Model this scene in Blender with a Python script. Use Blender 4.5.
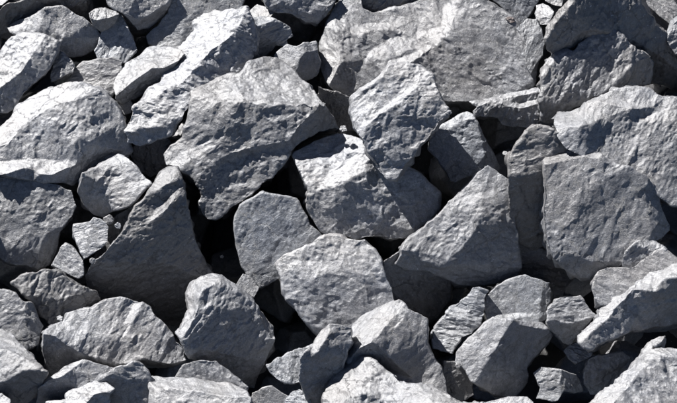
import bpy, math, random
import numpy as np
from mathutils import Vector, Matrix
from mathutils.geometry import delaunay_2d_cdt

scene = bpy.context.scene
for o in list(bpy.data.objects):
    bpy.data.objects.remove(o)

# ------------------------------------------------------------------ camera
PW, PH = 677.0, 403.0            # proportions of the picture frame
DIST = 5.0                       # metres from camera to the middle of the heap
SC = 2.0 / PW                    # the frame is 2 m wide at that distance: one unit below = 3 mm
PITCH = math.radians(36.0)       # camera looks down by this much
SLOPE = math.radians(30.0)       # the heap's own slope
fwd = Vector((0, math.cos(PITCH), -math.sin(PITCH)))
upv = Vector((0, math.sin(PITCH), math.cos(PITCH)))
rgt = Vector((1, 0, 0))
MID = Vector((0, 0, 1.2))
CAM = MID - fwd * DIST
cd = bpy.data.cameras.new('camera')
cd.sensor_width = 36.0
cd.lens = 36.0 * DIST / 2.0
cd.clip_start = 0.1
cd.clip_end = 200
cam = bpy.data.objects.new('camera', cd)
cam.location = CAM
cam.rotation_euler = fwd.to_track_quat('-Z', 'Y').to_euler()
scene.collection.objects.link(cam)
scene.camera = cam

# ------------------------------------------------------------------ sun, sky, exposure
Lc = Vector((-0.50, 0.83, 0.21)).normalized()          # towards the sun: right, up, back along the view
Lw = (rgt * Lc.x + upv * Lc.y - fwd * Lc.z).normalized()
SUN_EL = math.asin(Lw.z)
SUN_AZ = math.atan2(Lw.x, Lw.y)
w = bpy.data.worlds.new('World')
scene.world = w
w.use_nodes = True
wn = w.node_tree
bg = wn.nodes['Background']
sky = wn.nodes.new('ShaderNodeTexSky')
sky.sky_type = 'NISHITA'
sky.sun_disc = False
sky.sun_elevation = SUN_EL
sky.sun_rotation = SUN_AZ
sky.air_density = 0.3
sky.ozone_density = 0.0
sky.dust_density = 0.25
wn.links.new(sky.outputs[0], bg.inputs[0])
bg.inputs[1].default_value = 0.05
sd = bpy.data.lights.new('sun', 'SUN')
sd.energy = 5.0
sd.angle = math.radians(0.5)
sd.color = (1.0, 0.975, 0.945)
so = bpy.data.objects.new('sun', sd)
so.rotation_euler = (-Lw).to_track_quat('-Z', 'Y').to_euler()
so.location = MID + Lw * 6
scene.collection.objects.link(so)
scene.view_settings.view_transform = 'Standard'
scene.view_settings.look = 'None'
scene.view_settings.gamma = 1.0
scene.view_settings.exposure = 1.38

# ------------------------------------------------------------------ materials
def nd(nt, kind, **kw):
    n = nt.nodes.new(kind)
    for k, v in kw.items():
        if k in n.inputs:
            n.inputs[k].default_value = v
        else:
            setattr(n, k, v)
    return n

def ramp(nt, fac, stops):
    r = nt.nodes.new('ShaderNodeValToRGB')
    while len(r.color_ramp.elements) > 1:
        r.color_ramp.elements.remove(r.color_ramp.elements[-1])
    r.color_ramp.elements[0].position = stops[0][0]
    r.color_ramp.elements[0].color = stops[0][1]
    for p, c in stops[1:]:
        e = r.color_ramp.elements.new(p)
        e.color = c
    nt.links.new(fac, r.inputs[0])
    return r.outputs[0]

def mixc(nt, mode, fac, a, b):
    m = nt.nodes.new('ShaderNodeMix')
    m.data_type = 'RGBA'
    m.blend_type = mode
    for s, v in ((0, fac), (6, a), (7, b)):
        if isinstance(v, (int, float)):
            m.inputs[s].default_value = v
        elif isinstance(v, tuple):
            m.inputs[s].default_value = v
        else:
            nt.links.new(v, m.inputs[s])
    return m.outputs[2]

def g3(v, b=0.0):
    return (v * (1 - b), v, v * (1 + b * 1.7), 1)

def stone_material(name, base=(0.146, 0.148, 0.157), spread=0.22, rust=0.0, bump=1.0):
    m = bpy.data.materials.new(name)
    m.use_nodes = True
    nt = m.node_tree
    L = nt.links.new
    pr = nt.nodes['Principled BSDF']
    tc = nt.nodes.new('ShaderNodeTexCoord')
    info = nt.nodes.new('ShaderNodeObjectInfo')
    off = nd(nt, 'ShaderNodeVectorMath', operation='ADD')
    sc_ = nd(nt, 'ShaderNodeMath', operation='MULTIPLY')
    L(info.outputs['Random'], sc_.inputs[0]); sc_.inputs[1].default_value = 37.0
    L(tc.outputs['Object'], off.inputs[0]); L(sc_.outputs[0], off.inputs[1])
    P = off.outputs[0]
    # large cloudy patches of dust and bare stone
    n1 = nd(nt, 'ShaderNodeTexNoise', Scale=9.0, Detail=6.0, Roughness=0.6); L(P, n1.inputs['Vector'])
    n2 = nd(nt, 'ShaderNodeTexNoise', Scale=70.0, Detail=8.0, Roughness=0.72); L(P, n2.inputs['Vector'])
    n3 = nd(nt, 'ShaderNodeTexNoise', Scale=260.0, Detail=4.0, Roughness=0.7); L(P, n3.inputs['Vector'])
    v1 = nd(nt, 'ShaderNodeTexVoronoi', Scale=150.0); L(P, v1.inputs['Vector'])
    c = ramp(nt, n1.outputs['Fac'], [(0.28, (base[0]*0.78, base[1]*0.78, base[2]*0.77, 1)), (0.5, (*base, 1)),
                                     (0.74, (base[0]*1.22, base[1]*1.22, base[2]*1.2, 1))])
    k2 = ramp(nt, n2.outputs['Fac'], [(0.30, (0.45, 0.45, 0.45, 1)), (0.5, (1, 1, 1, 1)), (0.72, (1.6, 1.6, 1.6, 1))])
    c = mixc(nt, 'MULTIPLY', 0.75, c, k2)
    k3 = ramp(nt, n3.outputs['Fac'], [(0.32, (0.55, 0.55, 0.55, 1)), (0.5, (1, 1, 1, 1)), (0.68, (1.4, 1.4, 1.4, 1))])
    c = mixc(nt, 'MULTIPLY', 0.85, c, k3)
    # pale mineral grains
    sp = ramp(nt, v1.outputs['Distance'], [(0.0, (1, 1, 1, 1)), (0.13, (1, 1, 1, 1)), (0.2, (0, 0, 0, 1))])
    gate = ramp(nt, n2.outputs['Fac'], [(0.54, (0, 0, 0, 1)), (0.62, (1, 1, 1, 1))])
    spg = mixc(nt, 'MULTIPLY', 1.0, sp, gate)
    c = mixc(nt, 'MIX', spg, c, (0.52, 0.54, 0.58, 1))
    # faint warm and blue stains
    n4 = nd(nt, 'ShaderNodeTexNoise', Scale=5.0, Detail=4.0, Roughness=0.55)
    off2 = nd(nt, 'ShaderNodeVectorMath', operation='ADD'); off2.inputs[1].default_value = (3.1, 7.7, 1.9)
    L(P, off2.inputs[0]); L(off2.outputs[0], n4.inputs['Vector'])
    st = ramp(nt, n4.outputs['Fac'], [(0.35, (1.04, 1.0, 0.955, 1)), (0.5, (1, 1, 1, 1)), (0.68, (0.97, 1.0, 1.05, 1))])
    c = mixc(nt, 'MULTIPLY', 0.8, c, st)
    if rust:
        c = mixc(nt, 'MIX', rust, c, (0.20, 0.10, 0.065, 1))
    # each stone a little darker or lighter
    rr = nd(nt, 'ShaderNodeMapRange'); L(info.outputs['Random'], rr.inputs[0])
    rr.inputs[3].default_value = 1 - spread; rr.inputs[4].default_value = 1 + spread
    c = mixc(nt, 'MULTIPLY', 1.0, c, rr.outputs[0])
    L(c, pr.inputs['Base Color'])
    ro = ramp(nt, n2.outputs['Fac'], [(0.3, (0.34,)*3 + (1,)), (0.7, (0.50,)*3 + (1,))])
    L(ro, pr.inputs['Roughness'])
    pr.inputs['Specular IOR Level'].default_value = 1.0
    # fine relief
    b1 = nd(nt, 'ShaderNodeBump', Strength=0.32 * bump, Distance=0.006)
    L(n2.outputs['Fac'], b1.inputs['Height'])
    b2 = nd(nt, 'ShaderNodeBump', Strength=0.7 * bump, Distance=0.0026)
    L(n3.outputs['Fac'], b2.inputs['Height']); L(b1.outputs[0], b2.inputs['Normal'])
    # hairline cracks and scratches
    v2 = nd(nt, 'ShaderNodeTexVoronoi', Scale=14.0, feature='DISTANCE_TO_EDGE')
    wp = nd(nt, 'ShaderNodeVectorMath', operation='MULTIPLY_ADD')
    L(n2.outputs['Color'], wp.inputs[0]); wp.inputs[1].default_value = (0.05, 0.05, 0.05); L(P, wp.inputs[2])
    L(wp.outputs[0], v2.inputs['Vector'])
    cr = ramp(nt, v2.outputs['Distance'], [(0.0, (0, 0, 0, 1)), (0.022, (1, 1, 1, 1))])
    cg = ramp(nt, n1.outputs['Fac'], [(0.48, (1, 1, 1, 1)), (0.58, (0, 0, 0, 1))])
    crk = mixc(nt, 'LIGHTEN', 1.0, cr, cg)
    b3 = nd(nt, 'ShaderNodeBump', Strength=0.6 * bump, Distance=0.006)
    L(crk, b3.inputs['Height']); L(b2.outputs[0], b3.inputs['Normal'])
    L(b3.outputs[0], pr.inputs['Normal'])
    return m

M_STONE = stone_material('grey_stone')
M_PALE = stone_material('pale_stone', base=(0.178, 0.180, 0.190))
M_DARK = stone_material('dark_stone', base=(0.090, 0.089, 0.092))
M_BLUE = stone_material('bluish_stone', base=(0.145, 0.152, 0.166))
M_RUST = stone_material('rusty_stone', base=(0.2, 0.2, 0.2), rust=0.35)
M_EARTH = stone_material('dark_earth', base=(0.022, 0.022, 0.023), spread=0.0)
MATS = dict(g=M_STONE, p=M_PALE, d=M_DARK, b=M_BLUE, r=M_RUST)

# ------------------------------------------------------------------ noise for the carved relief
rs = np.random.RandomState(7)
TN = 64
T_VAL = rs.rand(TN, TN, TN).astype(np.float32) * 2 - 1
T_JIT = rs.rand(TN, TN, TN, 3).astype(np.float32)
T_TLT = (rs.rand(TN, TN, TN, 4).astype(np.float32) * 2 - 1)

def vnoise(p):
    i = np.floor(p).astype(np.int32)
    f = (p - i).astype(np.float32)
    f = f * f * f * (f * (f * 6 - 15) + 10)
    a = i & (TN - 1)
    b = (i + 1) & (TN - 1)
    x0, y0, z0 = a[:, 0], a[:, 1], a[:, 2]
    x1, y1, z1 = b[:, 0], b[:, 1], b[:, 2]
    fx, fy, fz = f[:, 0], f[:, 1], f[:, 2]
    def lx(y, z):
        u = T_VAL[x0, y, z]
        return u + (T_VAL[x1, y, z] - u) * fx
    c00, c10, c01, c11 = lx(y0, z0), lx(y1, z0), lx(y0, z1), lx(y1, z1)
    c0 = c00 + (c10 - c00) * fy
    c1 = c01 + (c11 - c01) * fy
    return c0 + (c1 - c0) * fz

# flat chips: every cell of a jittered grid carries the plane that touches a soft noise at its seed
_g = np.stack(np.meshgrid(*[np.arange(TN)] * 3, indexing='ij'), -1).reshape(-1, 3)
T_JIT = T_JIT * 0.7 + 0.15
_c = _g + T_JIT.reshape(-1, 3)
def _f(c): return vnoise(c * 0.40 + 5.5) + 0.45 * vnoise(c * 0.83 + 17.1)
_f0 = _f(_c)
T_F = _f0.reshape(TN, TN, TN)
T_G = np.stack([(_f(_c + np.eye(3)[k] * 0.2) - _f0) / 0.2 for k in range(3)], -1).reshape(TN, TN, TN, 3).astype(np.float32)

def chips(p, beta=12.0):
    i = np.floor(p - 0.5).astype(np.int32)
    ds, hs = [], []
    for dx in (0, 1):
        for dy in (0, 1):
            for dz in (0, 1):
                q = i + (dx, dy, dz)
                w_ = q & (TN - 1)
                a, b, c = w_[:, 0], w_[:, 1], w_[:, 2]
                d = (p - (q + T_JIT[a, b, c])).astype(np.float32)
                ds.append((d * d).sum(1))
                hs.append(T_F[a, b, c] + (d * T_G[a, b, c]).sum(1) + T_VAL[a, b, c] * 0.05)
    m = np.minimum.reduce(ds)
    W_ = 0; H_ = 0
    for dd, h in zip(ds, hs):
        e = np.exp(-beta * (dd - m))
        W_ = W_ + e; H_ = H_ + e * h
    return H_ / W_

def relief(co, S, rough, seed, px):
    r = random.Random(seed)
    R = np.array(Matrix.Rotation(r.uniform(0, 6.28), 3, Vector((r.uniform(-1, 1), r.uniform(-1, 1), r.uniform(-1, 1))).normalized()))
    q = (co @ R.T) * np.array([1.0, 1.0 + 1.1 * r.random(), 0.7])
    q = q + np.array([r.uniform(3, 50), r.uniform(3, 50), r.uniform(3, 50)])
    k = rough
    d = np.zeros(len(co), np.float32)
    for lam, s in ((S / 2.2, 0.05 + .03 * k), (S / 5.0, 0.01 + .02 * k), (S / 11.0, 0.01 + .03 * k)):
        d += vnoise(q / lam) * (lam * s * 0.5)
    def warp(lam, amp):
        return q + np.stack([vnoise(q / lam + 9.3), vnoise(q / lam + 21.7), vnoise(q / lam + 40.1)], 1) * amp
    q1 = warp(S / 6.0, S * 0.04)
    q2 = warp(8 * px, 1.5 * px) + (q1 - q)
    msk = np.clip(vnoise(q / (S / 3.0) + 31.0) * 1.6 + 0.55, 0.1, 1.3)
    msk2 = np.clip(vnoise(q / (S / 3.5) + 51.0) * 1.8 + 0.5, 0.05, 1.3)
    c1, c2, c3, c4 = S / 4.0, S / 9.0, max(S / 18.0, 7 * px), 4.5 * px
    d += chips(q1 / c1, 22.0) * c1 * (0.05 + 0.08 * k)
    d += chips(q2 / c2 + 5.0, 16.0) * c2 * (0.05 + 0.23 * k) * (.35 + .65 * msk2)
    d *= RELIEF
    d += chips(q2 / c3 + 9.0, 22.0) * c3 * (0.03 + 0.16 * k) * (.3 + .7 * msk)
    d += chips(q2 / c4 + 15.0, 18.0) * c4 * (0.04 + 0.15 * k) * (1.2 - msk * .6)
    rn = 1 - np.abs(vnoise(q2 / (14 * px) + 3.0)) * 2
    d += np.clip(rn, 0.2, 1) ** 2 * (14 * px * 0.05 * k)
    for lam, s in ((9 * px, .06), (4.5 * px, .12), (2.4 * px, .34)):
        d += vnoise(q / lam + 11.0) * (lam * s * 0.5) * (0.3 + 0.8 * k) * (0.4 + .7 * msk)
    return d

# ------------------------------------------------------------------ a stone from its faces
def inside(poly, x, y):
    c = False
    n = len(poly)
    j = n - 1
    for i in range(n):
        xi, yi = poly[i]; xj, yj = poly[j]
        if (yi > y) != (yj > y) and x < (xj - xi) * (y - yi) / (yj - yi) + xi:
            c = not c
        j = i
    return c

def pts(s):
    return [tuple(float(v) for v in t.split(',')) for t in s.split()]

K = math.tan(math.pi / 2 - PITCH - SLOPE)       # how the heap's surface recedes up the picture
def slope_z(x, y):
    return -K * ((PH / 2) - y)

def place(x, y, z):
    """heap coordinates: x right, y down, z out of the heap along the view, in 3 mm units"""
    dep = DIST - z * SC
    return CAM + (fwd + rgt * ((x - PW / 2) * SC / DIST) + upv * ((PH / 2 - y) * SC / DIST)) * dep

TILT = 1.6
ROCKS = []
def R(label, layer, outline, default, faces=(), rough=0.5, mat='g', thick=None, cat='rock', name='rock', lift=None, up=0):
    ROCKS.append(dict(label=label, layer=layer, out=broken(pts(outline)), dflt=default,
                      faces=[((f[0], f[1]), broken(pts(f[2]), .012)) for f in faces], rough=rough, mat=mat,
                      thick=thick, cat=cat, name=name, idx=len(ROCKS), lift=lift, up=up))

def broken(poly, amp=.075):
    """edges of stone are never straight: break long ones up, the same way from both sides"""
    out = []
    def rec(a, b):
        L = math.hypot(b[0] - a[0], b[1] - a[1])
        if L < 9: return []
        p, q = sorted((a, b))
        r = random.Random('%.2f %.2f %.2f %.2f' % (p + q))
        t = r.uniform(.35, .65); k = r.uniform(-amp, amp) * L ** .9
        m = (p[0] + (q[0] - p[0]) * t - (q[1] - p[1]) / L * k, p[1] + (q[1] - p[1]) * t + (q[0] - p[0]) / L * k)
        return rec(a, m) + [m] + rec(m, b)
    n = len(poly)
    for i in range(n):
        a, b = poly[i], poly[(i + 1) % n]
        out.append(a); out += rec(a, b)
    return out

def front(rk):
    """triangles of the visible side with heights found from the tilt of each face"""
    P = list(rk['out'])
    n0 = len(P)
    E = [(i, (i + 1) % n0) for i in range(n0)]
    for g, poly in rk['faces']:
        b = len(P)
        P += poly
        E += [(b + i, b + (i + 1) % len(poly)) for i in range(len(poly))]
    V, _, F, *_ = delaunay_2d_cdt([Vector(p) for p in P], E, [], 0, 0.9)
    V = np.array([(v.x, v.y) for v in V])
    tris, grads = [], []
    for f in F:
        f = list(f)
        c = V[f].mean(0)
        if not inside(rk['out'], c[0], c[1]):
            continue
        g = rk['dflt']
        for gg, poly in rk['faces']:
            if inside(poly, c[0], c[1]):
                g = gg
                break
        tris.append(f); grads.append(g)
    used = sorted({i for t in tris for i in t})
    mp = {u: k for k, u in enumerate(used)}
    V = V[used]
    tris = [[mp[i] for i in t] for t in tris]
    n = len(V)
    rows, rhs = [], []
    for t, g in zip(tris, grads):
        a, b, c = V[t]
        M = np.array([[b[0]-a[0], b[1]-a[1]], [c[0]-a[0], c[1]-a[1]]])
        det = np.linalg.det(M)
        if abs(det) < 0.3:
            continue
        I = np.linalg.inv(M)
        wgt = (abs(det) / 2) ** 0.28
        # surface z with normal (nx, ny_up, 1): dz/dx = -nx, dz/dy_down = +ny
        for k, target in ((0, -g[0] * TILT), (1, g[1] * TILT)):
            r_ = np.zeros(n)
            r_[t[1]] += I[k, 0]; r_[t[2]] += I[k, 1]; r_[t[0]] -= I[k, 0] + I[k, 1]
            rows.append(r_ * wgt); rhs.append(target * wgt)
    r_ = np.full(n, 0.05); rows.append(r_); rhs.append(0)
    for i in range(n):
        r_ = np.zeros(n); r_[i] = 0.002; rows.append(r_); rhs.append(0)
    Z = np.linalg.lstsq(np.array(rows), np.array(rhs), rcond=None)[0]
    return V, Z, tris

GW, GH, G0 = 380, 250, 25            # height grid, two units per cell
hmap = np.full((GH, GW), -1e6)
def raster(V, Z, tris):
    out = {}
    for t in tris:
        a, b, c = V[t]
        x0, x1 = min(a[0], b[0], c[0]), max(a[0], b[0], c[0])
        y0, y1 = min(a[1], b[1], c[1]), max(a[1], b[1], c[1])
        det = (b[1]-c[1])*(a[0]-c[0]) + (c[0]-b[0])*(a[1]-c[1])
        if abs(det) < 1e-6: continue
        for gx in range(int(math.ceil((x0+G0)/2)), int((x1+G0)/2)+1):
            for gy in range(int(math.ceil((y0+G0)/2)), int((y1+G0)/2)+1):
                x, y = gx*2-G0, gy*2-G0
                l1 = ((b[1]-c[1])*(x-c[0]) + (c[0]-b[0])*(y-c[1]))/det
                l2 = ((c[1]-a[1])*(x-c[0]) + (a[0]-c[0])*(y-c[1]))/det
                l3 = 1-l1-l2
                if min(l1, l2, l3) >= -1e-6 and 0 <= gx < GW and 0 <= gy < GH:
                    out[(gy, gx)] = l1*Z[t[0]] + l2*Z[t[1]] + l3*Z[t[2]]
    return out

def tag(o, label=None, cat=None, group=None, kind=None):
    for k, v in (('label', label), ('category', cat), ('group', group), ('kind', kind)):
        if v: o[k] = v

def build(rk):
    V, Z, tris = front(rk)
    cx, cy = V.mean(0)
    ras = raster(V, Z, tris)
    if not ras: return None
    zs = np.array(list(ras.values()))
    mx = np.mean([k[1] * 2 - G0 for k in ras]); my = np.mean([k[0] * 2 - G0 for k in ras])
    off = slope_z(mx, my) - zs.mean() + (rk['lift'] if rk['lift'] is not None else (rk['layer'] - 3) * 7)
    need = [hmap[k] - z + 2.5 for k, z in ras.items() if hmap[k] > -1e5]
    if need:
        need.sort()
        off = max(off, need[int(len(need) * 0.9)] if len(need) > 14 else need[-1])
    off += rk['up']
    for k, z in ras.items():
        hmap[k] = max(hmap[k], z + off)
    Z = Z + off
    rk['off'] = off - (slope_z(mx, my) - zs.mean())
    area = len(ras) * 4.0
    S = math.sqrt(area)
    T = rk['thick'] or max(0.9 * S, 40)
    # boundary loop
    cnt = {}
    for t in tris:
        for i in range(3):
            a, b = t[i], t[(i + 1) % 3]
            if (b, a) in cnt: del cnt[(b, a)]
            else: cnt[(a, b)] = 1
    nxt = {}
    for a, b in cnt: nxt[a] = b
    start = max(nxt, key=lambda i: -V[i][0])
    loop = [start]
    while nxt[loop[-1]] != start and len(loop) < 3000:
        loop.append(nxt[loop[-1]])
    verts = [place(V[i][0], V[i][1], Z[i]) for i in range(len(V))]
    faces = [tuple(t) for t in tris]
    zm = Z.mean()
    ctr = V[loop].mean(0)
    rr = random.Random(rk['idx'] * 13 + 5)
    sh = (rr.uniform(-.12, .12) * S, rr.uniform(0.0, .25) * S)
    prev = loop
    jit = [rr.uniform(.9, 1.08) for _ in loop]
    for t, s in ((0.10, 1.0), (0.45, 0.96), (0.8, 0.78), (1.0, 0.42)):
        ring = []
        for j, i in enumerate(loop):
            ss = s if s == 1.0 else s * jit[j]
            x = ctr[0] + (V[i][0] - ctr[0]) * ss + sh[0] * t
            y = ctr[1] + (V[i][1] - ctr[1]) * ss + sh[1] * t * t
            if t <= 0.1: x, y = V[i]
            z = (1 - t) * Z[i] + t * zm - t * T
            ring.append(len(verts)); verts.append(place(x, y, z))
        n = len(loop)
        for j in range(n):
            k = (j + 1) % n
            faces.append((prev[k], prev[j], ring[j], ring[k]))
        prev = ring
    cv = len(verts)
    verts.append(place(ctr[0] + sh[0], ctr[1] + sh[1], zm - T * 1.02))
    for j in range(len(loop)):
        faces.append((prev[(j + 1) % len(loop)], prev[j], cv))
    origin = place(ctr[0] + sh[0], ctr[1] + sh[1], zm - T)
    me = bpy.data.meshes.new('tmp')
    me.from_pydata([v - origin for v in verts], [], faces)
    me.update()
    o = bpy.data.objects.new(rk['name'], me)
    scene.collection.objects.link(o)
    o.location = origin
    md = o.modifiers.new('r', 'REMESH')
    md.mode = 'VOXEL'
    px = SC
    md.voxel_size = max(0.3 * SC, min(0.022 * S, 1.25) * SC * VOX)
    md.adaptivity = 0
    sm = o.modifiers.new('s', 'SMOOTH')
    sm.factor = 0.3; sm.iterations = 1
    dg = bpy.context.evaluated_depsgraph_get()
    ev = o.evaluated_get(dg)
    nm = bpy.data.meshes.new_from_object(ev, depsgraph=dg)
    o.modifiers.clear()
    n = len(nm.vertices)
    co = np.empty(n * 3, np.float32); nm.vertices.foreach_get('co', co); co = co.reshape(-1, 3)
    no = np.empty(n * 3, np.float32); nm.vertices.foreach_get('normal', no); no = no.reshape(-1, 3)
    d = relief(co.astype(np.float64), S * SC, rk['rough'], rk['idx'] + 11, px)
    d = d - d.mean()
    co = co + no * d[:, None]
    nm.vertices.foreach_set('co', co.ravel().astype(np.float32))
    nm.polygons.foreach_set('use_smooth', np.ones(len(nm.polygons), bool))
    nm.update()
    nm.materials.clear(); nm.materials.append(MATS[rk['mat']])
    o.data = nm
    nm.name = rk['name']
    bpy.data.meshes.remove(me)
    tag(o, rk['label'], rk['cat'], GROUP if rk['name'] != 'chip' else 'stone chips lying in the cracks')
    return o

VOX = 0.68
RELIEF = 0.62
GROUP = 'broken grey rocks heaped in the pile'

# ------------------------------------------------------------------ the ground under the heap
def make_ground():
    n = 160
    half = 9.0
    dirn = Vector((0, math.cos(SLOPE), math.sin(SLOPE)))
    nrm = Vector((0, -math.sin(SLOPE), math.cos(SLOPE)))
    base = MID - nrm * (150 * SC)
    u = np.linspace(-1, 1, n)
    u = np.sign(u) * np.abs(u) ** 1.8 * half
    X, Y = np.meshgrid(u, u)
    q = np.stack([X.ravel(), Y.ravel(), np.zeros(n * n)], 1)
    h = vnoise(q / 0.35 + 7) * 0.05 + vnoise(q / 0.12 + 3) * 0.02
    co = [base + rgt * float(a[0]) + dirn * float(a[1]) + nrm * float(b) for a, b in zip(q, h)]
    F = [(j*n+i, j*n+i+1, (j+1)*n+i+1, (j+1)*n+i) for j in range(n-1) for i in range(n-1)]
    me = bpy.data.meshes.new('ground')
    me.from_pydata(co, [], F)
    me.polygons.foreach_set('use_smooth', [True] * len(F))
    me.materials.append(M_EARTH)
    o = bpy.data.objects.new('ground', me)
    scene.collection.objects.link(o)
    tag(o, kind='structure')
make_ground()

# ------------------------------------------------------------------ the uncountable rubble under and around
def make_rubble():
    import bmesh
    r = random.Random(3)
    bases = []
    for k in range(6):
        bm = bmesh.new()
        bmesh.ops.create_icosphere(bm, subdivisions=5, radius=1.0)
        pl = [(Vector((r.gauss(0, 1), r.gauss(0, 1), r.gauss(0, 1))).normalized(), r.uniform(.5, .85)) for _ in range(13)]
        for v in bm.verts:
            d = v.co.normalized()
            t = min([1.0] + [h / d.dot(n) for n, h in pl if d.dot(n) > 0.05])
            v.co = d * t
        co = np.array([v.co[:] for v in bm.verts])
        h = vnoise(co * 2.3 + k * 5 + 20) * .05 + chips(co * 3.5 + k * 5 + 20, 20.) * .07 + vnoise(co * 15 + 20) * .02
        co = co * (1 + h[:, None])
        bases.append((co, np.array([[v.index for v in f.verts] for f in bm.faces])))
        bm.free()
    dirn = Vector((0, math.cos(SLOPE), math.sin(SLOPE)))
    nrm = Vector((0, -math.sin(SLOPE), math.cos(SLOPE)))
    A = np.array([rgt[:], dirn[:], nrm[:]])
    co_all, f_all, base = [], [], 0
    def add(x, y, h, s):
        nonlocal base
        co, F = bases[r.randrange(6)]
        R_ = np.array(Matrix.Rotation(r.uniform(0, 6.28), 3, Vector((r.gauss(0, 1), r.gauss(0, 1), r.gauss(0, 1))).normalized()))
        sc = np.array([1, r.uniform(.7, 1), r.uniform(.55, .85)]) * s
        c = (co * sc) @ R_.T + np.array([x, y, h])
        co_all.append(c @ A); f_all.append(F + base); base += len(co)
    hw, hh = 1.0, 0.66
    x = -2.2
    while x < 2.2:
        y = -1.8
        while y < 2.0:
            px, py = x + r.uniform(-.04, .04), y + r.uniform(-.04, .04)
            out = max((abs(px) - hw) / .12, (abs(py) - hh) / .12)
            if out < 0.0:
                add(px, py, -0.36 + r.uniform(-.04, .02), r.uniform(.10, .13))
            elif out > 1.2:
                add(px, py, r.uniform(-.10, -.02), r.uniform(.12, .21))
            else:
                add(px, py, (-0.27 if out < .5 else -.2) + r.uniform(-.04, .02), r.uniform(.10, .12))
            y += .17
        x += .17
    V = np.concatenate(co_all) + np.array(MID[:]); F = np.concatenate(f_all)
    me = bpy.data.meshes.new('rubble')
    me.from_pydata(V.tolist(), [], F.tolist())
    me.polygons.foreach_set('use_smooth', [True] * len(F))
    me.materials.append(M_STONE)
    o = bpy.data.objects.new('rubble', me)
    scene.collection.objects.link(o)
    tag(o, 'dark mass of broken rubble down in the gaps between the rocks', 'rubble', kind='stuff')
make_rubble()

# ------------------------------------------------------------------ the rocks, back to front
# R(label, layer, outline, tilt of the main face, [(tilt right, tilt up, face outline)...])
W = (-.5, 1.0)
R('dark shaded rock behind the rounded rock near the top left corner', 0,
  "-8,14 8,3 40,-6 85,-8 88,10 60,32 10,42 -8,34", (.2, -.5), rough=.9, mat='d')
R('small white lit rock cut off by the top left corner of the picture', 1,
  "-10,-9 9,-9 8,0 2,5 -10,7", (-.4, 1), rough=.4)
R('rounded dark grey rock with a bright pointed left tip, near the top left', 2,
  "7,27 20,20 45,8 62,5 72,11 88,22 97,28 102,38 100,45 88,54 74,58 60,56 45,50 25,38 10,33", (0, -.1),
  [(-.4, 1, "5,28 20,20 30,21 22,29 10,31"), (-.3, .08, "0,30 20,20 45,6 43,24 25,40"),
   (.12, .1, "45,6 62,3 90,22 66,38 43,24"), (.3, .0, "88,20 105,26 105,38 66,38"),
   (.2, -.4, "66,38 105,37 105,60 60,62 58,50")], rough=.35)
R('pitted pale rock with a sunlit left side at the left edge, under the rounded rock', 3,
  "-8,60 0,54 3,47 12,37 24,33 40,34 52,38 58,43 57,53 50,66 45,74 33,85 24,95 15,107 8,113 -8,113", (.15, -.12),
  [(-.4, .45, "-9,60 3,45 24,31 40,32 44,38 32,55 20,72 -9,95"), (.1, .1, "44,38 38,32 60,36 60,55 50,70 40,70 32,55")], rough=1.0, mat='p')
R('small upright pale stone wedged between the pitted rock and the rounded rock', 2.5,
  "57,50 62,52 70,58 75,66 73,72 63,76 52,82 50,76 54,62", (.05, .05),
  [(-.3, .2, "57,48 62,52 62,76 50,84 48,62")], rough=.7)
R('smooth dull grey rock lying above the large left boulder', 1.5,
  "66,84 72,72 83,61 98,58 112,57 122,60 124,78 112,97 100,97 84,92", (.03, .06),
  [(-.12, .12, "60,90 83,60 98,56 100,99")], rough=.25)
R('small rock with a white sunlit cap between the rounded rock and the pointed rock', 2.2,
  "89,13 97,8 106,8 114,10 119,14 115,24 102,32 93,27 90,18", (.2, -.5),
  [(-.4, 1, "98,6 120,8 120,14 108,18 103,15"), (0, .25, "86,13 98,6 103,15 97,20 90,18")], rough=.5)
R('pointed grey rock with a sharp peak right of the rounded rock', 1,
  "101,30 112,20 121,14 129,29 135,42 137,50 133,55 126,63 112,66 98,60 94,50 98,44", (.02, .08),
  [(-.12, .12, "98,30 121,11 130,29 120,44 104,42")], rough=.6, mat='b')
R('dark grey rock with shaded underside hanging over the gap at the top, left of centre', 2,
  "104,-9 175,-9 170,5 164,16 150,28 138,30 130,21 122,13 114,9 107,3", (.35, -.7),
  [(.02, .05, "100,-9 178,-9 168,3 152,13 140,21 128,15 114,10 107,3")], rough=.3)
R('broad smooth grey rock at the top edge behind the long bright ridge', 1,
  "170,-9 248,-9 240,14 215,34 190,55 178,54 160,50 148,44 146,36 158,25 168,12", (.1, .02),
  [(-.1, .08, "140,36 168,10 186,10 180,58 140,50")], rough=.25, mat='b')
R('slab with a white sunlit top and a dark front left of the long bright ridge', 2.2,
  "113,88 119,70 132,60 145,50 153,46 166,46 180,48 186,54 170,72 160,83 140,97 122,104 115,99", (.5, -.7),
  [(-.5, .95, "108,94 117,68 153,44 182,46 188,56 163,68 152,68 132,82 117,95")], rough=.7)
R('small grey stone in the gap under the white topped slab', 1.2,
  "117,104 128,97 133,104 131,113 119,116", (0, .08), rough=.4)
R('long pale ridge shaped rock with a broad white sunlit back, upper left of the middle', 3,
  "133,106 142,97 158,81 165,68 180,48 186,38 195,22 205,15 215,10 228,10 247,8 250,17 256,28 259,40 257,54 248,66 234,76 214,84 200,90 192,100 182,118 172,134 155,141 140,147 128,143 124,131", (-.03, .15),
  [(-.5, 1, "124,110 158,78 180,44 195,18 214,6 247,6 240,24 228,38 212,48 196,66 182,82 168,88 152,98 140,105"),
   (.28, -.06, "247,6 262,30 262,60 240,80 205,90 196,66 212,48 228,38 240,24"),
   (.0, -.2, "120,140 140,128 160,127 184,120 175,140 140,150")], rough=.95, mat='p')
R('small pale stone at the top beside the peak of the long ridge rock', 1.5,
  "248,12 257,4 266,7 274,12 270,19 250,19", (-.2, .5), rough=.5)
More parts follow.
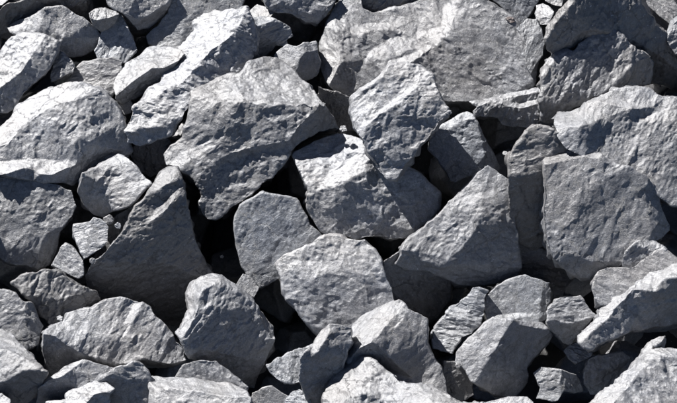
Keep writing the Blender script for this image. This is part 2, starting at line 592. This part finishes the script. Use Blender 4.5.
R('bluish stone with a narrow white top right of the ridge rock peak', 1.8,
  "248,18 262,16 272,17 281,22 290,28 293,36 287,40 288,45 276,46 266,56 254,60 253,42", (.02, .1),
  [(-.3, 1, "246,18 262,14 274,16 270,22 258,26 250,24"), (.5, -.5, "246,22 258,26 266,37 278,46 262,62 248,62")], rough=.4, mat='b')
R('rough dark rock overhanging the black gap at the top, left of the biggest rock', 2,
  "264,-9 338,-9 331,8 326,18 318,24 306,23 298,18 288,13 275,13 266,9", (.1, -.35),
  [(.0, .0, "260,-9 340,-9 330,10 310,14 290,9 278,4 264,9")], rough=.8)
R('small rounded stone in the gap above the great front boulder', 2,
  "273,58 279,50 287,44 296,46 307,42 316,41 318,50 321,62 317,76 305,81 296,76 285,70", (.25, -.25),
  [(-.12, .2, "270,58 287,42 296,46 300,58 296,74 283,72"), (.08, .1, "296,46 316,38 319,50 306,52 300,58")], rough=.35)
R('great blocky boulder with white sunlit top edge and dark front, left of the middle', 3.2,
  "192,91 202,83 220,78 240,74 244,70 250,63 264,58 277,60 291,68 300,77 319,93 323,100 330,109 337,120 341,130 320,132 305,139 292,150 286,162 273,178 262,184 252,195 231,208 216,220 208,220 201,214 199,206 202,194 195,180 186,174 177,168 166,165 164,155 172,145 183,138 184,130 190,105", (.0, -.04),
  [(-.35, 1.05, "188,92 202,81 240,73 262,92 267,102 256,104 247,100 236,103 226,99 215,103 200,97"),
   (.35, .55, "240,74 250,60 264,55 278,58 280,78 281,95 275,101 267,102 262,92"),
   (-.05, 1.25, "278,58 291,66 325,95 322,102 311,106 303,102 296,105 281,103 274,106 267,102 275,101 281,95 280,78"),
   (-.3, .3, "160,155 183,137 194,146 190,160 178,170 160,168"),
   (.5, -.35, "322,101 345,120 345,134 305,141 291,152 290,140 300,125 316,112"),
   (-.2, .0, "186,92 200,97 206,120 214,142 196,158 180,140"),
   (.02, -.42, "214,162 232,153 262,146 290,141 288,146 262,153 235,160 218,168")], rough=.75)
R('great broad grey rock with torn bright left rim, cut by the top edge', 1,
  "345,-9 361,-9 364,8 372,12 385,11 402,8 413,3 423,-3 425,-9 480,-9 488,1 500,9 513,17 524,30 534,50 534,68 531,84 510,95 487,100 469,102 441,102 410,112 380,112 351,96 337,94 325,82 320,70 317,46 321,35 326,20 333,5 339,-2", (.0, .03),
  [(.35, -.5, "336,27 348,33 359,37 368,53 362,65 352,67 344,55"),
   (-.5, .5, "342,-9 330,-2 314,46 316,74 328,88 340,62 335,27 334,10"),
   (-.3, .9, "382,43 396,37 405,37 418,48 406,50 400,56 391,54"),
   (-.3, 1, "357,34 360,25 368,23 388,24 403,33 388,30 368,29 362,35"),
   (-.2, 1, "385,67 389,61 412,54 424,46 430,49 412,61 395,69"),
   (-.6, .8, "440,32 444,6 451,-2 456,8 449,35"),
   (.05, -.25, "325,70 342,62 362,66 375,75 372,100 335,100"),
   (-.04, .16, "345,-12 456,-12 450,6 441,32 424,48 400,58 380,60 362,64 368,53 359,37 335,25 334,6")], rough=.65)
R('dark rough rock sitting on the top edge above the great broad rock', .5,
  "356,-9 360,12 372,18 385,17 404,14 416,8 428,0 430,-9", (0, -.35), rough=1.0, mat='d')
R('small grey rock at the top edge right of the great broad rock', .6,
  "486,-9 494,1 506,12 514,18 518,25 526,20 532,12 538,2 541,-9", (.08, .04), rough=.4, mat='b')
R('tiny rust brown pebble on the upper right shoulder of the great broad rock', 2.6,
  "505,18 509,16 514,18 515,22 510,23", (0, .0), rough=.3, mat='r', cat='pebble', name='pebble')
R('bluish wedge shaped stone leaning on the right end of the great broad rock', 2,
  "516,28 527,19 537,19 542,30 545,43 543,55 535,66 531,74 526,66 526,46 520,34", (.1, .12),
  [(-.1, .25, "512,28 527,16 539,18 544,34 528,34")], rough=.3, mat='b')
R('small white sunlit stone near the top, left of the brown arched rock', 1.5,
  "536,5 543,3 549,6 554,12 551,19 547,25 539,25 536,16", (0, .1),
  [(-.3, .7, "533,3 545,0 556,12 553,18 537,16")], rough=.4)
R('small grey stone cut by the top edge left of the brown arched rock', 1,
  "542,-9 564,-9 562,6 553,5 545,1", (-.1, .2), rough=.4)
R('large dark brownish arched rock in the top right corner', 2,
  "570,-9 569,0 557,13 548,24 545,36 546,50 560,58 590,62 640,78 665,87 682,94 692,84 692,74 677,58 666,33 655,22 647,13 641,3 641,-9", (.12, -.24),
  [(-.9, .7, "567,-9 566,0 544,24 542,38 548,38 553,26 562,15 573,2 575,-9"),
   (.2, -.9, "560,50 575,37 592,28 610,32 636,42 660,56 694,82 694,98 640,82 590,66 545,60"),
   (.1, .06, "612,-12 643,-12 668,30 694,68 694,80 672,64 655,46 640,32 625,15")], rough=.6, mat='d')
R('smooth grey rock cut off by the top right corner', 2,
  "645,-9 646,4 655,12 664,20 670,25 680,14 692,10 692,-9", (0, .1), rough=.35)
R('grey rock with a thin bright rim at the right edge beside the brown arched rock', 3,
  "666,34 670,21 679,14 692,11 692,64 680,60 672,50 667,42", (.05, -.02),
  [(-.8, .8, "662,36 668,19 680,10 694,8 694,13 682,16 673,24 669,35")], rough=.35)
R('small white rock poking in at the right edge below the brown arched rock', 1.6,
  "664,94 670,87 680,80 692,79 692,108 675,103", (-.4, .9), rough=.4, mat='p')
R('dark grey ridged rock with a bright rimmed left shoulder under the brown arched rock', 3,
  "541,75 545,66 552,54 560,48 568,50 574,52 581,42 592,33 604,28 616,31 626,38 637,47 652,56 654,61 649,83 630,88 609,89 592,98 585,104 564,114 553,121 543,121 541,92", (.03, -.03),
  [(-.4, .7, "538,77 545,64 552,52 560,45 570,49 570,54 560,52 553,60 546,74"),
   (-.08, .1, "574,53 581,40 604,25 618,30 656,57 617,50 592,48"),
   (.5, -.4, "657,56 633,63 627,72 610,90 632,92 655,86"), (.08, -.5, "538,100 560,104 590,98 560,120 538,126")], rough=.8)
R('large smooth topped rock with white left tip behind the big cracked rock at the right', 2.2,
  "553,124 556,113 573,109 586,102 598,96 614,89 628,87 646,88 656,92 664,97 692,99 692,205 670,206 640,182 600,168 566,150 556,136", (.0, .05),
  [(-.6, 1.3, "550,126 555,110 586,100 599,96 588,104 585,113 586,125 560,127"),
   (.1, -.2, "609,116 628,109 652,107 657,111 642,116 614,122"),
   (-.2, .9, "588,103 598,96 620,99 640,105 652,110 636,110 616,105 600,102"),
   (-.3, .9, "638,119 656,112 652,122"),
   (.02, .2, "598,96 614,86 630,84 694,96 694,123 655,120 640,106 620,100")], rough=.4, mat='p')
R('wedge slab with a thin white top edge jutting under the great broad rock', 3,
  "467,101 481,99 507,93 525,91 540,87 542,95 542,109 538,123 532,128 516,127 502,125 497,118 486,117 475,117 473,111 477,107", (.05, -.1),
  [(-.2, 1.2, "465,100 481,97 507,91 543,84 543,91 522,95 500,99 480,105"),
   (-.1, 1, "494,100 507,99 512,103 541,99 541,103 521,108 508,106"),
   (.2, -.6, "495,107 508,110 507,124 484,119 490,112")], rough=.6)
R('rough egg shaped rock standing upright on top of the others at the centre', 4.5,
  "353,99 362,90 374,81 383,74 389,65 396,63 407,62 424,68 433,75 436,85 440,94 448,108 447,116 440,122 436,131 417,151 406,165 396,180 387,180 376,170 368,155 362,139 354,128 351,112", (.02, .01),
  [(-.5, .15, "350,96 374,79 384,73 372,100 366,120 364,138 336,134 338,124"),
   (-.5, .8, "366,119 385,107 400,92 411,85 413,90 400,102 380,114 366,125"),
   (.0, .22, "383,72 390,62 409,84 400,92 385,108 366,120 372,100"),
   (.0, .3, "390,60 407,60 426,66 438,82 437,92 430,100 412,86 408,84"),
   (.03, -.04, "362,137 390,141 417,140 440,130 417,153 396,184 385,184 366,153")], rough=.8, up=32)
R('grey rock with a curved dark right side just right of the egg shaped rock', 2,
  "430,140 440,127 451,120 459,115 467,112 474,115 479,123 484,135 488,144 495,157 500,168 494,178 484,176 472,176 456,183 451,182 447,173 436,158 428,149", (-.03, .06),
  [(.7, -.1, "475,113 490,135 503,168 494,180 486,165 482,140"), (-.2, .3, "440,128 459,113 474,113 476,118 460,122 445,132")], rough=.4, mat='b')
R('dark upright rock in shade left of the big cracked rock', 1,
  "508,158 515,147 526,133 537,124 548,127 560,133 572,144 568,165 562,200 556,240 535,252 516,242 508,200", (.1, -.42),
  [(-.1, .08, "505,158 526,130 537,121 556,130 550,168 520,178 505,170")], rough=.8, mat='d')
R('big rounded cracked rock with a white strip along its top, at the right', 3.2,
  "543,161 546,156 571,151 592,151 601,154 604,158 609,159 619,163 633,168 647,175 658,187 661,206 670,224 671,231 664,238 651,243 630,257 618,268 605,276 580,279 566,271 552,258 545,234 543,205", (-.02, .06),
  [(-.3, 1.1, "540,162 546,154 571,149 592,148 603,154 598,158 580,157 560,161 544,164"),
   (-.2, .9, "604,160 608,157 621,163 615,167"),
   (-.1, -.12, "540,163 556,165 552,200 558,235 566,264 550,262 540,210"),
   (.1, -.4, "550,250 566,252 590,262 622,262 605,280 580,284 550,264"),
   (.35, -.05, "650,174 660,186 675,230 655,244 648,215 645,190")], rough=.45)
R('small dark rock with pale top edge tucked under the big cracked rock at right', 3.4,
  "622,264 625,252 636,242 648,238 658,243 666,250 660,262 640,268 630,275 624,275", (.0, -.12),
  [(0, .3, "634,242 648,236 668,249 656,253 644,248")], rough=.6)
R('smooth light grey rounded rock at the right edge above the streaked bright rock', 3.8,
  "593,283 598,271 608,267 624,267 631,268 643,259 656,250 665,248 677,257 692,263 692,300 640,308 610,306 599,306 594,299 592,290", (-.03, .1),
  [(.0, .18, "631,266 656,247 668,246 694,262 694,300 630,300 622,285")], rough=.25)
R('jagged rock with a white sunlit upper edge and dark front at the right edge', 5,
  "578,336 597,317 600,308 608,301 624,291 627,286 633,284 640,278 646,273 653,271 663,271 677,265 692,262 692,322 665,326 645,328 625,334 607,341 598,345 592,350 584,348 578,342", (.0, .04),
  [(.45, -.6, "632,289 648,291 663,293 665,300 650,307 638,313 630,305 626,296"),
   (.3, -.6, "664,279 694,276 694,298 666,299"),
   (-.4, 1, "594,319 598,306 646,270 664,269 694,258 694,276 664,279 663,293 648,290 632,288 626,298 612,309 600,318"),
   (.2, -.6, "638,314 650,307 694,297 694,326 645,332 626,336"),
   (-.35, .7, "574,338 597,316 614,311 604,322 590,334 582,342")], rough=.85, mat='p')
R('small bluish stone at the pointed left end of the jagged right edge rock', 4,
  "564,351 569,345 578,342 586,345 593,350 591,357 584,360 576,364 569,359", (-.1, .2), rough=.5, mat='b')
R('dark rough rock in shade between the small bluish stone and the bright corner rock', 3,
  "584,368 589,359 598,355 615,353 623,352 631,357 627,372 615,387 601,398 590,394 584,382", (.08, -.2),
  [(-.03, .03, "580,366 598,352 625,350 632,358 612,366 595,366")], rough=.8)
R('smooth bluish stone with a brown shaded right end near the bottom, right of the middle', 3,
  "533,373 541,367 553,368 565,371 576,375 582,387 583,391 574,393 564,391 558,401 553,402 536,399 540,388", (-.05, .18),
  [(.35, -.15, "562,370 578,372 586,392 566,394 560,383")], rough=.3, mat='b')
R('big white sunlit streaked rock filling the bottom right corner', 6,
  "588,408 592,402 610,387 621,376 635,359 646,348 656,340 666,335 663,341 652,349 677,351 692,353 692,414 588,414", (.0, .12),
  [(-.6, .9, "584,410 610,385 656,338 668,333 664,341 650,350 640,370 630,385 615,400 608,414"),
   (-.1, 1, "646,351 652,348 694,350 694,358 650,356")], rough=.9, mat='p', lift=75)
R('big left boulder with a white sunlit upper edge and a white ledge along its foot', 4,
  "-9,136 0,129 13,115 14,106 17,103 43,90 57,86 78,81 96,87 106,94 115,102 120,110 126,134 130,150 124,160 105,163 90,174 73,187 58,184 32,181 14,178 0,175 -9,175", (.0, .05),
  [(-.35, .95, "-12,148 -9,132 13,112 16,101 43,88 57,84 78,79 76,100 62,101 40,112 20,127 8,143"),
   (.4, -.7, "80,138 100,147 132,152 105,166 82,177 72,190 76,165 80,150"),
   (.12, -.02, "78,79 96,85 122,108 132,150 100,147 80,137 76,100"),
   (-.25, .9, "-12,163 28,159 36,160 68,160 66,168 52,175 40,174 30,166 8,173 -12,176"),
   (.1, -.25, "-12,176 8,173 30,166 40,174 52,175 66,168 76,165 73,190 -12,184")], rough=.6, mat='p')
R('large dim grey rock in the shade under the big left boulder', 1.8,
  "-9,170 10,174 40,180 72,190 77,207 73,216 65,225 60,232 58,250 50,264 38,270 18,266 0,259 -9,259", (-.03, .04),
  [(.35, -.3, "43,235 64,226 60,250 45,272 36,272"), (.0, -.12, "-12,248 20,248 40,255 38,274 -12,264")], rough=.6)
R('flat topped grey block with a dark left side below the big left boulder', 5,
  "82,173 100,164 118,154 128,158 142,172 152,184 139,196 130,206 118,210 113,211 104,217 93,215 84,205 78,192", (-.1, .35),
  [(-.2, .7, "110,159 118,152 130,158 126,164 114,164"), (.05, -.8, "76,174 83,173 96,182 104,195 113,211 104,220 90,217 74,196")], rough=.35)
R('small pale shield shaped stone below the flat topped block', 5,
  "73,224 90,221 94,217 105,222 109,227 108,241 101,249 92,254 84,259 80,252 74,237", (.03, .1),
  [(-.12, .2, "70,222 92,219 88,240 84,262 76,250")], rough=.3, mat='p')
R('tiny pebble at the lower corner of the flat topped block', 4,
  "104,218 110,215 114,219 112,224 106,224", (0, 0), rough=.5, cat='pebble', name='pebble')
R('small half shaded grey stone just below left of the shield shaped stone', 3,
  "66,242 76,250 83,261 84,275 78,279 71,276 62,271 53,265 55,259 60,248", (-.06, .1), rough=.45)
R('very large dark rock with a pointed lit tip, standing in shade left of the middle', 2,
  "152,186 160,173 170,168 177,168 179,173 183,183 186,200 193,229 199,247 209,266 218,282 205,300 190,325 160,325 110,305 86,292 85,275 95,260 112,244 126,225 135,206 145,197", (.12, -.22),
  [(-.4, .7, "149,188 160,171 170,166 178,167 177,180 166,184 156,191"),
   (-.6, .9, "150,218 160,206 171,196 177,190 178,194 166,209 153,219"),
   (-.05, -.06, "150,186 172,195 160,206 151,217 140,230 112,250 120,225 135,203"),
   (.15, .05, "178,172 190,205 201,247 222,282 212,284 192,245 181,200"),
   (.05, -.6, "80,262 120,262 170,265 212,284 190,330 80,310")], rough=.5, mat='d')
R('dark pitted rock with a ridge, above the broad light rock at the lower left', 3,
  "11,283 21,275 32,273 43,269 55,269 66,276 76,283 96,292 102,301 99,305 89,309 71,313 58,324 50,328 37,312 25,296 18,289", (.0, .08),
  [(.3, -.35, "98,290 70,297 60,305 54,324 71,318 104,306"), (.08, -.3, "22,294 40,296 58,300 50,316 36,312")], rough=.9, mat='d')
R('smooth grey rock at the left edge above the white edged corner rock', 4,
  "-9,292 4,289 16,293 23,301 32,302 37,312 43,326 38,345 25,352 -9,345", (-.02, .14),
  [(.3, -.1, "32,299 46,326 36,350 26,330 25,305")], rough=.4)
R('rock with a white sunlit sloping edge and dark front in the lower left corner', 5,
  "-9,322 0,327 10,332 24,346 38,360 48,372 44,381 36,396 20,412 -9,412", (0, .18),
  [(-.1, 1, "-12,320 10,330 38,358 50,372 40,371 24,358 8,350 -12,346"),
   (.15, -.6, "8,381 24,370 40,370 52,373 36,400 20,416 -12,416 -12,385")], rough=.6)
R('bit of light grey rock at the very bottom left corner', 6,
  "-9,396 2,394 10,400 13,412 -9,412", (-.1, .3), rough=.5)
R('broad light grey rock with a dark broken underside at the lower left', 4.2,
  "43,332 51,326 62,321 67,312 80,309 92,308 106,299 121,297 138,301 151,307 155,315 165,324 173,333 186,350 188,361 174,365 142,359 132,363 115,366 90,369 70,371 55,377 47,372 42,352", (.0, .19),
  [(-.2, .6, "40,332 52,324 64,320 85,338 76,345 66,345 55,336"),
   (.15, -.85, "38,334 55,336 66,346 87,356 115,363 112,374 80,376 54,380 40,360"),
   (.1, .06, "155,313 175,332 192,352 190,364 142,358 147,338 152,325")], rough=.5)
R('small wedge rock with a lit left edge and dark front near the bottom left', 5.2,
  "50,379 64,367 83,359 99,364 117,369 112,380 98,384 80,391 72,397 60,403 45,405 36,403 38,388", (.04, .16),
  [(-.4, .9, "48,380 64,365 83,357 79,364 65,374 58,378"), (.1, -.6, "34,386 48,380 64,375 74,387 73,398 60,408 34,408")], rough=.35)
R('dim rounded rock at the bottom edge left of the flat white slab', 5.6,
  "98,380 105,373 116,367 126,366 133,361 142,363 149,371 152,388 150,412 112,412 104,394", (.0, .1),
  [(.05, -.5, "94,384 112,374 127,380 132,412 110,412")], rough=.5)
R('small white sunlit rock at the bottom edge in front of the wedge rock', 7,
  "44,412 46,402 66,400 66,394 73,390 90,383 105,381 115,389 109,394 110,412", (-.2, .8),
  [(.1, -.45, "88,396 108,391 114,412 84,412")], rough=.9, mat='p')
R('flat slab with a white sunlit top at the bottom edge, left of the middle', 7,
  "146,378 154,376 176,377 195,378 213,380 230,383 245,390 252,398 250,412 148,412 149,391", (.0, .14),
  [(-.05, 1, "144,376 176,375 195,376 230,381 254,396 232,397 215,394 195,391 155,388"),
   (-.8, .4, "144,377 154,388 156,414 146,414")], rough=.55, mat='p')
R('dull rounded rock peeping over the flat white slab at the bottom', 5,
  "175,378 184,364 195,361 215,361 230,372 248,387 246,398 200,398 175,392", (-.02, .0),
  [(.1, .25, "213,359 232,371 250,387 238,386 222,375")], rough=.5)
R('dark faced rock with a brilliant white broken rim, lower left of the middle', 4.4,
  "175,332 181,327 188,308 186,293 191,284 203,278 212,275 222,275 231,282 242,289 252,296 262,312 273,327 276,339 273,346 268,357 261,371 254,383 245,387 226,375 212,365 188,358 184,346 180,338", (.26, -.16),
  [(-.9, .7, "172,333 180,325 186,306 183,293 190,282 204,276 203,290 199,297 197,310 190,326 182,338"),
   (-.1, 1.3, "190,284 212,272 224,273 254,294 252,301 232,288 220,281 204,290"),
   (.25, .9, "252,294 264,311 278,339 272,339 262,322 250,302"),
   (.3, -.6, "184,348 215,352 262,362 256,388 220,376 184,360")], rough=.55)
R('grey rock under the egg shaped rock, with smooth left face and rough white sunlit top', 3.4,
  "293,155 296,151 309,143 325,136 340,133 352,134 364,140 380,150 400,158 420,174 438,194 438,208 429,222 414,234 406,240 388,241 380,238 365,238 355,241 349,238 328,236 319,232 307,211 305,202 307,190 300,172", (.08, .02),
  [(.0, .2, "290,155 325,133 329,140 330,186 318,192 306,197 299,172"),
   (-.25, .7, "325,133 340,131 354,133 366,144 368,158 363,172 350,180 335,187 330,186 329,140"),
   (.02, -.1, "304,197 335,187 350,181 362,188 370,200 373,240 328,240 304,213")], rough=.7)
R('large pointed rock with flat light left face and rough dark centre, right of the middle', 4,
  "488,165 498,171 505,177 512,182 509,193 516,218 518,243 522,266 518,276 493,284 475,287 458,285 440,277 424,271 405,271 396,264 401,254 402,248 406,241 424,227 436,216 450,200 465,187 477,172", (.17, -.17),
  [(.2, -.55, "392,266 401,250 415,252 424,262 440,266 440,280 405,275"),
   (.1, -.5, "440,266 460,264 524,268 518,280 493,288 440,282"),
   (-.13, .18, "488,162 481,172 481,207 478,226 462,249 440,266 424,262 418,252 398,250 450,198 475,170"),
   (.04, .1, "488,162 516,182 513,195 520,228 505,222 490,214 481,210 481,172")], rough=.55)
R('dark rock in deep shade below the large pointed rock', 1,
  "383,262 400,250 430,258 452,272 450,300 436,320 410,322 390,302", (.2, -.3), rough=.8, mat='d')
R('smooth upright grey rock right of the black gap, below the great blocky boulder', 2.6,
  "262,192 281,196 297,199 303,210 311,224 325,236 325,252 300,266 282,277 260,289 250,282 242,267 238,252 234,230 235,216 240,205 251,199", (.0, -.01),
  [(.0, .06, "262,190 281,194 299,198 303,210 320,236 300,236 280,215")], rough=.3, mat='b')
R('small smooth stone in the gap between the upright grey rock and the dark faced rock', 2.8,
  "236,285 243,274 250,276 259,288 254,298 246,293", (0, .12), rough=.2)
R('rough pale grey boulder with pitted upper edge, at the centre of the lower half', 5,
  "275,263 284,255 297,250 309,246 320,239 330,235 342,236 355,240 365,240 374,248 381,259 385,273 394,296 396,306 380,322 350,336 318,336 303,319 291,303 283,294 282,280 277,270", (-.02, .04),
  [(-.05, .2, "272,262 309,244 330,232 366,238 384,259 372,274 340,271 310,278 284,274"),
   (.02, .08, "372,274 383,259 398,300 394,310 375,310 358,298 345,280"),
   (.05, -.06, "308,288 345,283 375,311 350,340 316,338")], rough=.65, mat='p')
R('steep pyramid rock with white sunlit left face and smooth grey right face near the bottom', 6,
  "399,299 406,304 409,309 422,315 428,319 427,343 433,355 442,367 446,380 448,394 430,402 400,400 370,385 350,368 343,358 347,345 351,330 353,324 362,315 378,307 390,302", (0, .28),
  [(-.7, 1.1, "340,360 350,328 353,322 362,313 390,300 397,299 392,316 386,325 375,334 370,343 358,349 352,357"),
   (.1, -1.0, "351,357 358,349 371,341 380,348 392,360 405,372 413,379 395,374 378,366 365,361"),
   (.1, .1, "397,296 409,306 432,318 430,343 450,380 450,402 430,400 412,379 392,360 376,340 386,325 393,312")], rough=.3, mat='p')
R('dark fronted rock with a lit left edge leaning against the steep pyramid rock', 5,
  "330,325 342,325 352,327 353,342 348,355 344,368 338,385 334,412 309,412 304,392 299,379 300,359 305,351 313,346 320,333", (.3, -.3),
  [(-.7, .7, "318,334 330,323 328,335 318,352 310,352"), (.1, .14, "330,323 355,325 355,342 344,360 335,355 325,343 328,335")], rough=.45)
R('small rough bluish stone left of the dark fronted leaning rock', 4,
  "266,365 271,363 281,357 296,350 306,348 314,344 308,356 303,370 301,382 294,384 282,382 276,379 270,373", (.0, .16), rough=.8, mat='b')
R('tiny bluish stone at the bottom edge below the rough bluish stone', 4.2,
  "286,400 293,392 301,389 308,396 312,404 312,412 285,412", (-.1, .18), rough=.6, mat='b')
R('dim smooth rock deep in the gap at the bottom, right of the flat white slab', 2,
  "252,393 262,388 272,386 288,396 284,412 250,412", (-.1, .0), rough=.2)
R('large white sunlit pitted rock at the bottom edge in front of the steep pyramid rock', 7,
  "321,412 323,402 330,374 336,361 348,356 362,355 376,362 386,369 398,378 410,385 431,386 452,397 462,401 480,406 484,414 320,414", (-.2, .5),
  [(.0, .08, "345,400 365,394 385,400 392,416 340,416"), (-.1, .9, "395,376 431,383 486,404 486,416 430,400")], rough=1.0, mat='p')
R('upright light grey rock standing above the black gap right of the steep pyramid rock', 4,
  "473,287 480,287 488,291 485,299 485,314 480,324 472,334 462,338 452,354 441,351 433,348 431,339 435,326 443,318 451,307 467,296", (-.05, .13),
  [(.12, .04, "480,285 490,290 488,318 470,338 466,320 476,302")], rough=.6, mat='b')
R('smooth flat faced light rock standing just behind the block with the dark grainy right face', 3.6,
  "486,296 497,286 513,278 525,275 539,279 548,283 552,291 551,301 547,308 546,320 535,327 500,327 487,320 484,312 484,303", (.0, .09),
  [(-.2, .9, "491,312 505,315 520,313 522,317 505,321 493,316"), (.25, .0, "544,280 556,290 549,325 538,325")], rough=.25, mat='b')
R('block with a smooth light left face and a dark grainy right face near the bottom', 5,
  "474,333 484,323 493,317 502,319 518,320 532,321 543,323 550,330 553,336 546,346 536,355 527,367 527,382 523,388 516,395 507,399 493,394 483,388 474,383 470,380 465,371 454,363 456,353 464,343", (.35, -.3),
  [(-.1, .2, "450,360 474,331 493,315 513,319 505,332 495,350 481,373 473,386 460,372"),
   (-.05, .5, "508,317 543,320 553,330 543,329 520,325")], rough=.55)
R('small faceted grey rock between the smooth flat faced rock and the jagged right edge rock', 4,
  "546,312 552,303 560,297 572,296 581,295 590,308 597,315 586,327 578,335 571,345 563,343 555,334 548,325", (.1, -.5),
  [(.0, .09, "542,312 560,294 583,293 600,316 588,319 570,325 555,320 547,322")], rough=.5)
R('light grey rock just showing at the bottom edge below the grainy block', 6,
  "466,412 481,402 502,398 527,397 533,402 535,412", (.0, .4), rough=.3, mat='p')
R('dark rock deep in the gap left of the grainy block', 2,
  "444,362 460,362 472,376 474,395 462,402 446,398", (0, -.1), rough=.5, mat='d')
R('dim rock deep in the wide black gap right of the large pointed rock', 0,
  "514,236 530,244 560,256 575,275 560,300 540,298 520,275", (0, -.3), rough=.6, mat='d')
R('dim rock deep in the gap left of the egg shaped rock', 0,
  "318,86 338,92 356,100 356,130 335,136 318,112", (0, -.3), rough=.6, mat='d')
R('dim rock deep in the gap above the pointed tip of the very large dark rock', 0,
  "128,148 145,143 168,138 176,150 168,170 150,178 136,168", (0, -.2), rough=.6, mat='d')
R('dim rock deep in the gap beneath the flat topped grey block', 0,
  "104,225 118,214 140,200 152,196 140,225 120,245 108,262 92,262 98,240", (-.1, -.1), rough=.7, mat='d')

rc = random.Random(21)
for cx_, cy_, r_, lf, lb in (
        (222, 257, 2.0, -45, 'tiny chip deep in the black gap left of the smooth upright grey rock'),
        (60, 318, 3.4, None, 'small stone fragment below the dark pitted rock at the lower left'),
        (505, 153, 2.6, -20, 'small fragment in the gap right of the grey rock with a curved dark side'),
        (93, 261, 3.2, -12, 'small dull fragment under the point of the small pale shield shaped stone'),
        (322, 104, 2.6, -20, 'small fragment in the black gap right of the great blocky boulder'),
        (458, 366, 2.6, -12, 'small fragment in the dark gap left of the grainy block'),
        (118, 226, 3.0, None, 'small fragment right of the tiny pebble, against the very large dark rock'),
        (343, 128, 3.6, None, 'small knobbly fragment at the lower left foot of the egg shaped rock'),
        (448, 112, 3.0, None, 'small rough fragment at the right shoulder of the egg shaped rock')):
    n_ = rc.choice((5, 6, 7)); a0 = rc.uniform(0, 6)
    o_ = ' '.join('%.1f,%.1f' % (cx_ + r_ * rc.uniform(.8, 1.5) * math.cos(a0 + i * 6.283 / n_), cy_ + r_ * rc.uniform(.7, 1.2) * math.sin(a0 + i * 6.283 / n_)) for i in range(n_))
    R(lb, 9, o_, (rc.uniform(-.2, .1), rc.uniform(.0, .25)), rough=.3, thick=r_ * 2, cat='stone chip', name='chip', lift=lf)

for rk in sorted(ROCKS, key=lambda r: (r['layer'], r['idx'])):
    build(rk)
    print('ROCK %5.1f lift %6.1f  %s' % (rk['layer'], rk.get('off', 0), rk['label'][:50]))
print('verts', sum(len(o.data.vertices) for o in scene.objects if o.type == 'MESH'))
